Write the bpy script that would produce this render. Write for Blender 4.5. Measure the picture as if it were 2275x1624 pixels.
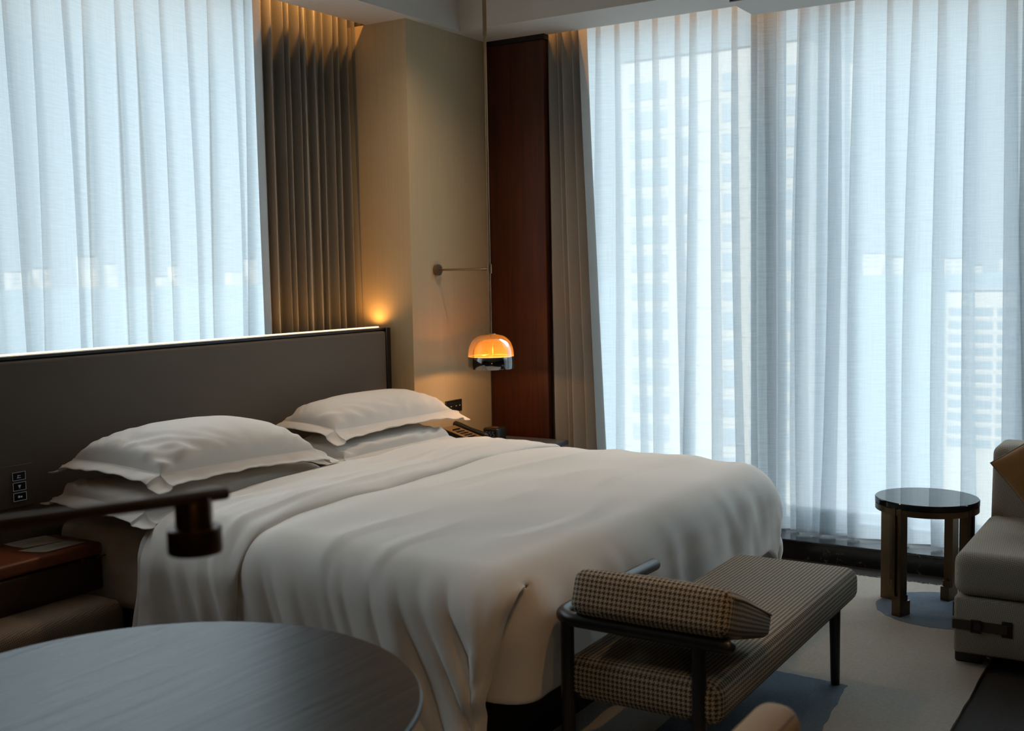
import bpy, bmesh, math, random
import numpy as np
from mathutils import Vector, Matrix, noise

for o in list(bpy.data.objects):
    bpy.data.objects.remove(o)
S = bpy.context.scene
COL = S.collection
PI = math.pi

# ------------------------------------------------------------------ camera
# X runs along the bed wall to the right, Y towards the bed wall, Z up
FPX = 2472.7
YAW, PITCH, ROLL = 1.0094921, 0.0803297, 0.01786661
fw = Vector((math.sin(YAW)*math.cos(PITCH), math.cos(YAW)*math.cos(PITCH), -math.sin(PITCH)))
rt = Vector((math.cos(YAW), -math.sin(YAW), 0))
dn = fw.cross(rt)
r2 = rt*math.cos(ROLL) + dn*math.sin(ROLL)
d2 = dn*math.cos(ROLL) - rt*math.sin(ROLL)
cd = bpy.data.cameras.new('camera')
cam = bpy.data.objects.new('camera', cd)
COL.objects.link(cam)
M = Matrix.Identity(4)
for i in range(3):
    M[i][0], M[i][1], M[i][2] = r2[i], -d2[i], -fw[i]
M[0][3], M[1][3], M[2][3] = 0, 0, 1.5
cam.matrix_world = M
cd.sensor_width = 36
cd.lens = 36*FPX/2275
cd.clip_start = .05
cd.clip_end = 8000
cd.dof.use_dof = True
cd.dof.focus_distance = 4.7
cd.dof.aperture_fstop = 4.0
S.camera = cam

# ------------------------------------------------------------------ view, sky, sun, window portals
S.view_settings.view_transform = 'Standard'
S.view_settings.look = 'None'
S.view_settings.gamma = 1
S.view_settings.use_curve_mapping = False
S.view_settings.exposure = -0.48
S.cycles.use_denoising = True
S.cycles.max_bounces = 14
S.cycles.diffuse_bounces = 6
S.cycles.transparent_max_bounces = 24
S.cycles.caustics_reflective = False
S.cycles.caustics_refractive = False
S.cycles.sample_clamp_indirect = 6

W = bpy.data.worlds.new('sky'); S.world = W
W.use_nodes = True
nt = W.node_tree; nt.nodes.clear()
wo = nt.nodes.new('ShaderNodeOutputWorld')
bg = nt.nodes.new('ShaderNodeBackground')
tc = nt.nodes.new('ShaderNodeTexCoord')
sx = nt.nodes.new('ShaderNodeSeparateXYZ')
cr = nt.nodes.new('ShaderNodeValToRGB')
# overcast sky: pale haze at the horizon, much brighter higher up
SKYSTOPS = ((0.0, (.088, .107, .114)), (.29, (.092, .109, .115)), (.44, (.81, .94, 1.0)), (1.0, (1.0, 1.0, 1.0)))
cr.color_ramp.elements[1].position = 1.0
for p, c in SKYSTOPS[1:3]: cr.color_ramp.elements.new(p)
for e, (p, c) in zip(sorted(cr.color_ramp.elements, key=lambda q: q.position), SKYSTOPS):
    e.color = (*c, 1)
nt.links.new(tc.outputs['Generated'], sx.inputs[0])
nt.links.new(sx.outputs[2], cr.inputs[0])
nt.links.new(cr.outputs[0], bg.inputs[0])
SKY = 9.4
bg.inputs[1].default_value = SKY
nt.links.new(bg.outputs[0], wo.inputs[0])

def lamp(name, kind, loc, energy, color, **kw):
    l = bpy.data.lights.new(name, kind)
    l.energy = energy; l.color = color
    rot = kw.pop('rot', None)
    for k, v in kw.items():
        setattr(l, k, v)
    o = bpy.data.objects.new(name, l); COL.objects.link(o)
    o.location = loc
    if rot: o.rotation_euler = rot
    return o
WARM = (1.0, .44, .10)
SOFTWARM = (1.0, .66, .36)
sun = lamp('sun', 'SUN', (0, 0, 60), 2.3, (1, .88, .72), rot=(math.radians(62), 0, math.radians(-70)), angle=.05)
# daylight portals in the two window openings (sampling guides, they give off no light of their own)
pr = lamp('window_portal', 'AREA', (6.02, 1.2, 1.6), 1, (1, 1, 1), shape='RECTANGLE', size=3.3, size_y=4.4, rot=(0, PI/2, 0))
pl_ = lamp('window_portal', 'AREA', (1.6, 4.47, 1.6), 1, (1, 1, 1), shape='RECTANGLE', size=6.4, size_y=3.3, rot=(-PI/2, 0, 0))
for p in (pr, pl_):
    p.data.cycles.is_portal = True

# ------------------------------------------------------------------ materials
def new_mat(name):
    m = bpy.data.materials.new(name); m.use_nodes = True
    n = m.node_tree.nodes; n.clear()
    out = n.new('ShaderNodeOutputMaterial')
    return m, m.node_tree, out

def N(t, kind, **kw):
    n = t.nodes.new(kind)
    for k, v in kw.items():
        if k.startswith('i_'):
            n.inputs[int(k[2:])].default_value = v
        else:
            setattr(n, k, v)
    return n

def math_n(t, op, a, b=None):
    n = t.nodes.new('ShaderNodeMath'); n.operation = op
    for i, v in enumerate((a, b)):
        if v is None: continue
        if isinstance(v, (int, float)): n.inputs[i].default_value = v
        else: t.links.new(v, n.inputs[i])
    return n.outputs[0]

def coords(t, scale, kind='Object', rot=(0, 0, 0)):
    tc = t.nodes.new('ShaderNodeTexCoord'); mp = t.nodes.new('ShaderNodeMapping')
    mp.inputs['Scale'].default_value = scale
    mp.inputs['Rotation'].default_value = rot
    t.links.new(tc.outputs[kind], mp.inputs[0])
    return mp.outputs[0]

def pbr(name, color, rough=.6, metal=0, spec=.5, noise_amt=0, scale=(8, 8, 8), bump=0, bump_scale=(200, 200, 200),
        sheen=0, coat=0, emit=None, emit_s=0, color2=None, kind='Object', coat_rough=.05):
    m, t, out = new_mat(name)
    b = t.nodes.new('ShaderNodeBsdfPrincipled')
    b.inputs['Base Color'].default_value = (*color, 1)
    b.inputs['Roughness'].default_value = rough
    b.inputs['Metallic'].default_value = metal
    b.inputs['Specular IOR Level'].default_value = spec
    b.inputs['Sheen Weight'].default_value = sheen
    b.inputs['Coat Weight'].default_value = coat
    b.inputs['Coat Roughness'].default_value = coat_rough
    if emit:
        b.inputs['Emission Color'].default_value = (*emit, 1)
        b.inputs['Emission Strength'].default_value = emit_s
    nz = N(t, 'ShaderNodeTexNoise'); nz.inputs['Detail'].default_value = 5
    t.links.new(coords(t, scale, kind), nz.inputs['Vector']); nz.inputs['Scale'].default_value = 1
    mx = N(t, 'ShaderNodeMix', data_type='RGBA')
    c2 = color2 or tuple(c*(1-noise_amt) for c in color)
    mx.inputs[6].default_value = (*color, 1); mx.inputs[7].default_value = (*c2, 1)
    t.links.new(nz.outputs[0], mx.inputs[0]); t.links.new(mx.outputs[2], b.inputs['Base Color'])
    if bump:
        n2 = N(t, 'ShaderNodeTexNoise'); n2.inputs['Scale'].default_value = 1; n2.inputs['Detail'].default_value = 3
        t.links.new(coords(t, bump_scale, kind), n2.inputs['Vector'])
        bp = N(t, 'ShaderNodeBump'); bp.inputs['Strength'].default_value = bump; bp.inputs['Distance'].default_value = .004
        t.links.new(n2.outputs[0], bp.inputs['Height']); t.links.new(bp.outputs[0], b.inputs['Normal'])
    t.links.new(b.outputs[0], out.inputs[0])
    return m

def sheer_mat(name, clear, color=(.86, .89, .90)):
    """thin open weave: threads scatter and pass light, gaps let the view through"""
    m, t, out = new_mat(name)
    tr = N(t, 'ShaderNodeBsdfTransparent')
    tl = N(t, 'ShaderNodeBsdfTranslucent'); tl.inputs[0].default_value = (*color, 1)
    df = N(t, 'ShaderNodeBsdfDiffuse'); df.inputs[0].default_value = (*color, 1)
    m1 = N(t, 'ShaderNodeMixShader'); m1.inputs[0].default_value = .14
    t.links.new(tl.outputs[0], m1.inputs[1]); t.links.new(df.outputs[0], m1.inputs[2])
    m2 = N(t, 'ShaderNodeMixShader')
    # slub threads, warp and weft
    n1 = N(t, 'ShaderNodeTexNoise'); n1.inputs['Scale'].default_value = 1; n1.inputs['Detail'].default_value = 4
    n1.inputs['Roughness'].default_value = .7
    t.links.new(coords(t, (7, 190, 1), 'UV'), n1.inputs['Vector'])
    n2 = N(t, 'ShaderNodeTexNoise'); n2.inputs['Scale'].default_value = 1; n2.inputs['Detail'].default_value = 3
    t.links.new(coords(t, (230, 4, 1), 'UV'), n2.inputs['Vector'])
    s = math_n(t, 'ADD', math_n(t, 'MULTIPLY', math_n(t, 'SUBTRACT', n1.outputs[0], .5), .42),
               math_n(t, 'MULTIPLY', math_n(t, 'SUBTRACT', n2.outputs[0], .5), .24))
    fac = math_n(t, 'SUBTRACT', 1-clear, s)
    t.links.new(fac, m2.inputs[0])
    t.links.new(tr.outputs[0], m2.inputs[1]); t.links.new(m1.outputs[0], m2.inputs[2])
    t.links.new(m2.outputs[0], out.inputs[0])
    return m

def wood_mat(name, dark, light, rough, scale, coat=0, bump=.1, coat_rough=.1, spec=.5, axis=2, turn=0):
    m, t, out = new_mat(name)
    b = t.nodes.new('ShaderNodeBsdfPrincipled')
    sc = [scale, scale, scale]; sc[axis] = scale*.06
    n1 = N(t, 'ShaderNodeTexNoise'); n1.inputs['Scale'].default_value = 1; n1.inputs['Detail'].default_value = 8
    n1.inputs['Distortion'].default_value = 1.2
    t.links.new(coords(t, tuple(sc), 'Object', (0, 0, turn)), n1.inputs['Vector'])
    rp = N(t, 'ShaderNodeValToRGB')
    rp.color_ramp.elements[0].position = .35; rp.color_ramp.elements[0].color = (*dark, 1)
    rp.color_ramp.elements[1].position = .7; rp.color_ramp.elements[1].color = (*light, 1)
    t.links.new(n1.outputs[0], rp.inputs[0]); t.links.new(rp.outputs[0], b.inputs['Base Color'])
    b.inputs['Roughness'].default_value = rough
    b.inputs['Specular IOR Level'].default_value = spec
    b.inputs['Coat Weight'].default_value = coat
    b.inputs['Coat Roughness'].default_value = coat_rough
    bp = N(t, 'ShaderNodeBump'); bp.inputs['Strength'].default_value = bump; bp.inputs['Distance'].default_value = .002
    t.links.new(n1.outputs[0], bp.inputs['Height']); t.links.new(bp.outputs[0], b.inputs['Normal'])
    t.links.new(b.outputs[0], out.inputs[0])
    return m

def hound_mat(name, a, bcol, period):
    """houndstooth: four dark and four light threads in a 2/2 twill"""
    m, t, out = new_mat(name)
    b = t.nodes.new('ShaderNodeBsdfPrincipled'); b.inputs['Roughness'].default_value = .95
    b.inputs['Specular IOR Level'].default_value = .1
    sp = N(t, 'ShaderNodeSeparateXYZ')
    t.links.new(coords(t, (8/period, 8/period, 1), 'UV'), sp.inputs[0])
    i = math_n(t, 'FLOOR', sp.outputs[0]); j = math_n(t, 'FLOOR', sp.outputs[1])
    wi = math_n(t, 'LESS_THAN', math_n(t, 'FLOORED_MODULO', i, 8), 4)
    wj = math_n(t, 'LESS_THAN', math_n(t, 'FLOORED_MODULO', j, 8), 4)
    top = math_n(t, 'LESS_THAN', math_n(t, 'FLOORED_MODULO', math_n(t, 'ADD', i, j), 4), 2)
    f = math_n(t, 'ADD', math_n(t, 'MULTIPLY', top, wi), math_n(t, 'MULTIPLY', math_n(t, 'SUBTRACT', 1, top), wj))
    mx = N(t, 'ShaderNodeMix', data_type='RGBA')
    mx.inputs[6].default_value = (*a, 1); mx.inputs[7].default_value = (*bcol, 1)
    t.links.new(f, mx.inputs[0]); t.links.new(mx.outputs[2], b.inputs['Base Color'])
    n2 = N(t, 'ShaderNodeTexNoise'); n2.inputs['Scale'].default_value = 700
    bp = N(t, 'ShaderNodeBump'); bp.inputs['Strength'].default_value = .3; bp.inputs['Distance'].default_value = .002
    tcn = N(t, 'ShaderNodeTexCoord'); t.links.new(tcn.outputs['Object'], n2.inputs['Vector'])
    t.links.new(n2.outputs[0], bp.inputs['Height']); t.links.new(bp.outputs[0], b.inputs['Normal'])
    t.links.new(b.outputs[0], out.inputs[0])
    return m

def weave_mat(name, a, bcol, period):
    m, t, out = new_mat(name)
    b = t.nodes.new('ShaderNodeBsdfPrincipled'); b.inputs['Roughness'].default_value = .95
    b.inputs['Specular IOR Level'].default_value = .1
    ck = N(t, 'ShaderNodeTexChecker'); ck.inputs['Scale'].default_value = 1
    t.links.new(coords(t, (1/period, 1/period, 1), 'UV', (0, 0, .6)), ck.inputs[0])
    ck.inputs[1].default_value = (*a, 1); ck.inputs[2].default_value = (*bcol, 1)
    t.links.new(ck.outputs[0], b.inputs['Base Color'])
    bp = N(t, 'ShaderNodeBump'); bp.inputs['Strength'].default_value = .4; bp.inputs['Distance'].default_value = .002
    t.links.new(ck.outputs[1], bp.inputs['Height']); t.links.new(bp.outputs[0], b.inputs['Normal'])
    t.links.new(b.outputs[0], out.inputs[0])
    return m

def marble_mat(name):
    m, t, out = new_mat(name)
    b = t.nodes.new('ShaderNodeBsdfPrincipled'); b.inputs['Roughness'].default_value = .18
    nz = N(t, 'ShaderNodeTexNoise'); nz.inputs['Scale'].default_value = 3.2; nz.inputs['Detail'].default_value = 6
    nz.inputs['Distortion'].default_value = 1.5
    tcn = N(t, 'ShaderNodeTexCoord'); t.links.new(tcn.outputs['Object'], nz.inputs['Vector'])
    d = math_n(t, 'ABSOLUTE', math_n(t, 'SUBTRACT', nz.outputs[0], .56))
    v = math_n(t, 'LESS_THAN', d, .0016)
    mx = N(t, 'ShaderNodeMix', data_type='RGBA')
    mx.inputs[6].default_value = (.012, .012, .013, 1); mx.inputs[7].default_value = (.16, .14, .12, 1)
    t.links.new(v, mx.inputs[0]); t.links.new(mx.outputs[2], b.inputs['Base Color'])
    t.links.new(b.outputs[0], out.inputs[0])
    return m

def thin_glass(name, tint=(1, 1, 1), gloss=.06, transl=0.0, tcol=(1, 1, 1), fk=.9):
    m, t, out = new_mat(name)
    tr = N(t, 'ShaderNodeBsdfTransparent'); tr.inputs[0].default_value = (*tint, 1)
    gl = N(t, 'ShaderNodeBsdfGlossy'); gl.inputs['Roughness'].default_value = .02
    fr = N(t, 'ShaderNodeFresnel'); fr.inputs[0].default_value = 1.35
    m1 = N(t, 'ShaderNodeMixShader')
    src = tr
    if transl:
        tl = N(t, 'ShaderNodeBsdfTranslucent'); tl.inputs[0].default_value = (*tcol, 1)
        m0 = N(t, 'ShaderNodeMixShader'); m0.inputs[0].default_value = transl
        t.links.new(tr.outputs[0], m0.inputs[1]); t.links.new(tl.outputs[0], m0.inputs[2]); src = m0
    f = math_n(t, 'ADD', math_n(t, 'MULTIPLY', fr.outputs[0], fk), gloss)
    t.links.new(f, m1.inputs[0])
    t.links.new(src.outputs[0], m1.inputs[1]); t.links.new(gl.outputs[0], m1.inputs[2])
    t.links.new(m1.outputs[0], out.inputs[0])
    return m

def emit_mat(name, color, s):
    m, t, out = new_mat(name)
    e = N(t, 'ShaderNodeEmission'); e.inputs[0].default_value = (*color, 1); e.inputs[1].default_value = s
    t.links.new(e.outputs[0], out.inputs[0])
    return m

MT = {
 'paint':   pbr('ceiling_paint', (.70, .68, .64), .85, noise_amt=.05, scale=(3, 3, 3)),
 'beige':   pbr('beige_wallcovering', (.60, .495, .32), .75, noise_amt=.16, scale=(90, 90, 1.2), bump=.12, bump_scale=(500, 500, 30)),
 'dim':     pbr('dim_wall', (.14, .118, .095), .8, noise_amt=.1),
 'carpet':  pbr('dark_carpet', (.035, .033, .033), .95, noise_amt=.5, scale=(60, 60, 60), bump=.5, bump_scale=(300, 300, 300)),
 'marble':  marble_mat('black_marble'),
 'redwood': wood_mat('red_brown_veneer', (.046, .0085, .002), (.088, .017, .004), .45, 26, bump=.03),
 'tabwood': wood_mat('dark_oak', (.005, .005, .0055), (.022, .020, .019), .34, 30, coat=.12, bump=.8, coat_rough=.2, axis=0, spec=.37, turn=-.5),
 'frame':   pbr('window_frame_metal', (.17, .21, .25), .4, noise_amt=.1),
 'pane':    thin_glass('window_glass', (.97, .99, 1), .0, fk=.02),
 'sheer':   sheer_mat('sheer_linen', .42, (.575, .62, .648)),
 'drape':   pbr('grey_brown_drape', (.40, .395, .375), .95, noise_amt=.35, scale=(260, 260, 260), bump=.3, bump_scale=(420, 420, 420), spec=.1),
 'linen':   pbr('white_cotton', (.80, .765, .72), .85, noise_amt=.02, scale=(3, 3, 3), bump=.05, bump_scale=(30, 30, 30), spec=.2),
 'sheet':   pbr('white_sheet', (.78, .745, .70), .85, noise_amt=.02, scale=(3, 3, 3), bump=.06, bump_scale=(24, 24, 24), spec=.2),
 'bedbase': pbr('dark_bed_base', (.02, .019, .02), .9, noise_amt=.2),
 'headpan': pbr('taupe_leather', (.118, .098, .078), .62, noise_amt=.08, scale=(5, 5, 5), bump=.05, bump_scale=(260, 260, 260), spec=.35),
 'black':   pbr('black_lacquer', (.010, .010, .011), .38, noise_amt=.1),
 'blackmetal': pbr('black_satin_metal', (.012, .013, .016), .36, spec=.5, noise_amt=.1),
 'led':     emit_mat('warm_light_strip', (1, .74, .42), 3.2),
 'brass':   pbr('aged_brass', (.36, .25, .15), .32, metal=1, noise_amt=.2, scale=(30, 30, 30)),
 'bronze':  pbr('dark_bronze', (.16, .105, .06), .38, metal=1, noise_amt=.3, scale=(20, 20, 20)),
 'lampm':   pbr('dark_lamp_bronze', (.11, .052, .022), .36, metal=.9, noise_amt=.1),
 'chrome':  pbr('smoked_chrome', (.22, .21, .205), .06, metal=1, noise_amt=.02),
 'amber':   thin_glass('amber_glass', (.93, .72, .42), .03, .30, (.85, .58, .28), .55),
 'bulb':    emit_mat('lamp_glow', (1, .70, .32), 5),
 'hound':   hound_mat('houndstooth_wool', (.43, .38, .31), (.055, .046, .038), .0135),
 'rug':     pbr('wool_rug', (.43, .40, .355), .98, noise_amt=.25, scale=(70, 70, 70), bump=.9, bump_scale=(240, 240, 240), spec=.05),
 'rugblue': pbr('wool_rug_blue', (.15, .19, .235), .98, noise_amt=.3, scale=(70, 70, 70), bump=.9, bump_scale=(240, 240, 240), spec=.05),
 'sofa':    weave_mat('sofa_basket_weave', (.40, .36, .31), (.22, .195, .165), .0045),
 'mustard': pbr('mustard_velvet', (.27, .125, .024), .85, noise_amt=.2, scale=(40, 40, 40), sheen=.2),
 'greyc':   weave_mat('grey_weave', (.42, .42, .42), (.28, .28, .29), .004),
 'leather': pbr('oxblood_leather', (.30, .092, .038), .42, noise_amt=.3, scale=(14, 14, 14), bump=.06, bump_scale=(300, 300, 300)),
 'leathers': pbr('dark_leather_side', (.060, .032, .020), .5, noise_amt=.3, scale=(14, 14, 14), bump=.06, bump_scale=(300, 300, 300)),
 'tweed':   weave_mat('brown_weave', (.40, .31, .24), (.20, .155, .12), .005),
 'tan':     pbr('tan_leather', (.50, .31, .14), .6, noise_amt=.1, scale=(12, 12, 12)),
 'tanseam': pbr('tan_seam', (.20, .12, .06), .7),
 'paper':   pbr('cream_paper', (.62, .56, .48), .8, noise_amt=.03),
 'paperw':  pbr('white_paper', (.62, .63, .60), .8, noise_amt=.03),
 'ink':     pbr('printed_ink', (.24, .20, .17), .8),
 'plastic': pbr('black_plastic', (.012, .012, .012), .3, noise_amt=.1),
 'gold':    pbr('gold_faceplate', (.55, .38, .20), .35, metal=.7, noise_amt=.05),
 'white':   pbr('white_plastic', (.65, .66, .66), .4),
 'digit':   emit_mat('clock_digit', (.5, .6, .62), .10),
 'ring':    emit_mat('button_outline', (.75, .82, .85), .13),
 'glyph':   emit_mat('button_symbol', (.75, .65, .5), .06),
 'slate':   pbr('blue_grey_lacquer', (.10, .115, .135), .3, noise_amt=.05),
 'olive':   pbr('brown_webbing', (.055, .042, .028), .8, noise_amt=.2, scale=(200, 200, 200)),
 'facade':  pbr('pale_render', (.47, .44, .40), .9, noise_amt=.06, scale=(.3, .3, .3)),
 'facade2': pbr('pale_blue_render', (.60, .68, .74), .9, noise_amt=.06, scale=(.3, .3, .3)),
 'winfar2': pbr('far_window_dark', (.24, .28, .31), .5, noise_amt=.1, scale=(.5, .5, .5)),
 'roof':    pbr('flat_roof', (.10, .11, .12), .9, noise_amt=.1, scale=(.5, .5, .5)),
 'winfar':  pbr('far_window', (.31, .345, .37), .5, noise_amt=.1, scale=(.5, .5, .5)),  # window tone lightened to stand for distance haze
 'ground':  pbr('haze_tinted_parkland', (.075, .100, .108), .95, color2=(.062, .087, .096), scale=(.02, .02, .02)),  # teal distance haze is mixed into this ground colour
}

# ------------------------------------------------------------------ helpers
def tag(o, label=None, cat=None, group=None, kind=None):
    if label: o['label'] = label
    if cat: o['category'] = cat
    if group: o['group'] = group
    if kind: o['kind'] = kind
    return o

def thing(name, label, cat, loc, group=None):
    o = bpy.data.objects.new(name, None); COL.objects.link(o)
    o.location = loc; o.empty_display_size = .1
    return tag(o, label, cat, group)

def attach(o, parent):
    if parent is None: return o
    o.parent = parent
    # geometry is written in world coordinates; undo the offset of the thing's base (parts themselves sit at the origin)
    if parent.type == 'EMPTY':
        o.matrix_parent_inverse = Matrix.Translation(-parent.location)
    return o

def link(name, bm, mat, parent=None, smooth=True, angle=40):
    me = bpy.data.meshes.new(name)
    bm.normal_update()
    bm.to_mesh(me); bm.free()
    o = bpy.data.objects.new(name, me); COL.objects.link(o)
    for m in (mat if isinstance(mat, (list, tuple)) else [mat]):
        me.materials.append(MT[m] if isinstance(m, str) else m)
    if smooth:
        me.polygons.foreach_set('use_smooth', [True]*len(me.polygons))
        if angle < 180:
            me.set_sharp_from_angle(angle=math.radians(angle))
    return attach(o, parent)

def box(bm, x0, x1, y0, y1, z0, z1, bev=0, seg=3):
    r = bmesh.ops.create_cube(bm, size=1)
    vs = r['verts']
    bmesh.ops.transform(bm, matrix=Matrix.Translation(((x0+x1)/2, (y0+y1)/2, (z0+z1)/2)) @
                        Matrix.Diagonal((x1-x0, y1-y0, z1-z0, 1)), verts=vs)
    if bev:
        es = list({e for v in vs for e in v.link_edges})
        bmesh.ops.bevel(bm, geom=es, offset=bev, segments=seg, profile=.5, affect='EDGES')
    return vs

def bx(name, dims, mat, parent=None, bev=0, seg=3, smooth=True):
    bm = bmesh.new(); box(bm, *dims, bev=bev, seg=seg)
    return link(name, bm, mat, parent, smooth)

def box_uv(o):
    me = o.data
    uv = me.uv_layers.new(name='uv') if not me.uv_layers else me.uv_layers[0]
    for p in me.polygons:
        n = p.normal; a = max(range(3), key=lambda k: abs(n[k]))
        for li in p.loop_indices:
            c = me.vertices[me.loops[li].vertex_index].co
            uv.data[li].uv = (c[1], c[2]) if a == 0 else ((c[0], c[2]) if a == 1 else (c[0], c[1]))
    return o

def grid_mesh(bm, P, closed_u=False, skip=None):
    """P[r][c] -> points; returns vertex grid"""
    V = [[bm.verts.new(p) for p in row] for row in P]
    R, Cn = len(V), len(V[0])
    for r in range(R-1):
        for c in range(Cn if closed_u else Cn-1):
            if skip and skip(r, c): continue
            c2 = (c+1) % Cn
            bm.faces.new((V[r][c], V[r][c2], V[r+1][c2], V[r+1][c]))
    return V

def lathe(bm, prof, cx, cy, seg=48, cap0=False, cap1=False):
    P = [[(cx+r*math.cos(2*PI*k/seg), cy+r*math.sin(2*PI*k/seg), z) for k in range(seg)] for r, z in prof]
    V = grid_mesh(bm, P, closed_u=True)
    if cap0: bm.faces.new(list(reversed(V[0])))
    if cap1: bm.faces.new(V[-1])
    return V

def tube(bm, pts, rad, seg=16, round_ends=(False, False)):
    pts = [Vector(p) for p in pts]
    n = len(pts)
    rads = [rad]*n if isinstance(rad, (int, float)) else list(rad)
    T = []
    for i in range(n):
        a = pts[max(i-1, 0)]; b = pts[min(i+1, n-1)]
        T.append((b-a).normalized())
    P2, R2, T2 = list(pts), rads, T
    if round_ends[0]:
        ex = [(math.cos(a), math.sin(a)) for a in (PI/2*.98, PI/2*.75, PI/2*.5, PI/2*.25)]
        P2 = [pts[0]-T[0]*rads[0]*s for c, s in ex] + P2; R2 = [rads[0]*c for c, s in ex]+R2; T2 = [T[0]]*4+T2
    if round_ends[1]:
        ex = [(math.cos(a), math.sin(a)) for a in (PI/2*.25, PI/2*.5, PI/2*.75, PI/2*.98)]
        P2 = P2+[pts[-1]+T[-1]*rads[-1]*s for c, s in ex]; R2 = R2+[rads[-1]*c for c, s in ex]; T2 = T2+[T[-1]]*4
    ref = Vector((0, 0, 1)) if abs(T2[0].z) < .9 else Vector((1, 0, 0))
    rows = []
    u = T2[0].cross(ref).normalized()
    for p, r, tt in zip(P2, R2, T2):
        u = (u - tt*u.dot(tt)).normalized(); v = tt.cross(u)
        rows.append([p+u*r*math.cos(2*PI*k/seg)+v*r*math.sin(2*PI*k/seg) for k in range(seg)])
    V = grid_mesh(bm, rows, closed_u=True)
    bm.faces.new(list(reversed(V[0]))); bm.faces.new(V[-1])

def tb(name, pts, rad, mat, parent=None, seg=16, round_ends=(False, False)):
    bm = bmesh.new(); tube(bm, pts, rad, seg, round_ends)
    return link(name, bm, mat, parent)

def arc_pts(p0, pc, p1, n=8):
    """quadratic corner p0 -> p1 bent round pc"""
    p0, pc, p1 = Vector(p0), Vector(pc), Vector(p1)
    return [p0*(1-t)**2+pc*2*t*(1-t)+p1*t*t for t in [k/n for k in range(n+1)]]

def nz(x, y, z=0.0):
    return noise.noise(Vector((x, y, z)))

def ridge(x, y, z=0.0):
    return 1-2*abs(noise.noise(Vector((x, y, z))))

def struct(o):
    o['kind'] = 'structure'; return o

def sbox(name, dims, mat, bev=0):
    return struct(bx(name, dims, mat, None, bev, smooth=bool(bev)))

# ------------------------------------------------------------------ room shell
ZS = 2.874           # underside of the dropped border
sbox('floor', (-1.6, 6.0, -3.2, 4.5, -.12, 0), 'carpet')
sbox('ceiling', (-1.6, 6.1, -3.2, 4.6, 3.22, 3.34), 'paint')
sbox('wall_back', (-1.72, -1.6, -3.2, 4.6, 0, 3.3), 'dim')
sbox('wall_near', (-1.6, 6.1, -3.32, -3.2, 0, 3.3), 'dim')
# pillar in the corner, and the masonry behind the timber panel
sbox('wall_corner', (4.829, 5.59, 3.667, 4.46, 0, ZS), 'beige')
bm = bmesh.new(); box(bm, 5.66, 6.02, 3.29, 4.46, 0, 3.22); box(bm, 4.86, 5.66, 4.0, 4.46, ZS, 3.22)
struct(link('wall_right', bm, 'dim', None, False))
bm = bmesh.new(); box(bm, 5.595, 5.655, 3.27, 3.667, 0, 2.845, bev=.006, seg=2)
struct(link('trim_1', bm, 'redwood'))
bm = bmesh.new(); box(bm, 5.592, 5.655, 3.262, 3.667, 2.845, ZS)
struct(link('trim_2', bm, 'black', None, False))
# dropped border: left strip, right strip (outer edges stop short of the curtain pockets)
bm = bmesh.new()
box(bm, -1.6, 4.83, 3.62, 3.94, ZS, ZS+.02); box(bm, 4.83, 5.635, 3.62, 3.94, ZS, ZS+.02)
box(bm, 5.27, 5.635, -3.2, 3.62, ZS, ZS+.02)
box(bm, -1.6, 5.27, 3.62, 3.64, ZS+.02, 3.22); box(bm, 5.27, 5.29, -3.2, 3.64, ZS+.02, 3.22)
box(bm, -1.6, 5.635, 3.85, 3.87, ZS+.02, 3.22); box(bm, 5.545, 5.565, -3.2, 3.85, ZS+.02, 3.22)
struct(link('ceiling_border', bm, 'paint', None, False))
# lower box with the air grille at the right
bm = bmesh.new(); box(bm, 5.278, 5.61, -1.6, 2.03, 2.81, ZS)
gb = struct(link('ceiling_box', bm, 'paint', None, False))
bx('grille', (5.270, 5.280, -1.5, 2.025, 2.815, 2.868), 'black', gb)
# left window: low wall, sill, jamb
sbox('wall_left', (-1.6, 4.83, 4.36, 4.5, 0, .55), 'dim')
sbox('wall_left_near', (-1.6, 1.25, 4.36, 4.5, .55, 3.14), 'dim')
sbox('wall_right_near', (5.66, 6.1, -3.2, -.75, 0, 3.22), 'dim')
sbox('wall_left_top', (-1.6, 4.86, 4.36, 4.5, 3.14, 3.22), 'dim')

def window(name, bars, panes):
    root = bpy.data.objects.new(name, None); COL.objects.link(root); root['kind'] = 'structure'
    for d in bars: bx('frame', d, 'frame', root, .004, 1)
    for d in panes: bx('pane', d, 'pane', root, smooth=False)
    return root
window('window_1',
       [(1.25, 4.83, 4.38, 4.46, .55, .62), (1.25, 4.83, 4.38, 4.46, 3.08, 3.14)] +
       [(x-.04, x+.04, 4.37, 4.47, .62, 3.08) for x in (1.29, 2.78, 4.79)],
       [(a+.04, b-.04, 4.415, 4.423, .62, 3.08) for a, b in ((1.29, 2.78), (2.78, 4.79))])
window('window_2',
       [(5.92, 6.0, -.75, 3.29, .10, .15), (5.92, 6.0, -.75, 3.29, 2.98, 3.22)] +
       [(5.90, 6.02, a, b, .15, 2.98) for a, b in ((1.99, 2.15), (.62, .80), (-.75, -.65))],
       [(5.955, 5.963, a, b, .15, 2.98) for a, b in ((2.15, 3.29), (.80, 1.99), (-.65, .62))])
# black marble sill under the right window
bm = bmesh.new(); box(bm, 5.595, 6.0, -.75, 3.27, .088, .105, bev=.004, seg=2); box(bm, 5.607, 6.0, -.75, 3.27, 0, .088)
struct(link('window_sill', bm, 'marble', None, False))

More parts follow.
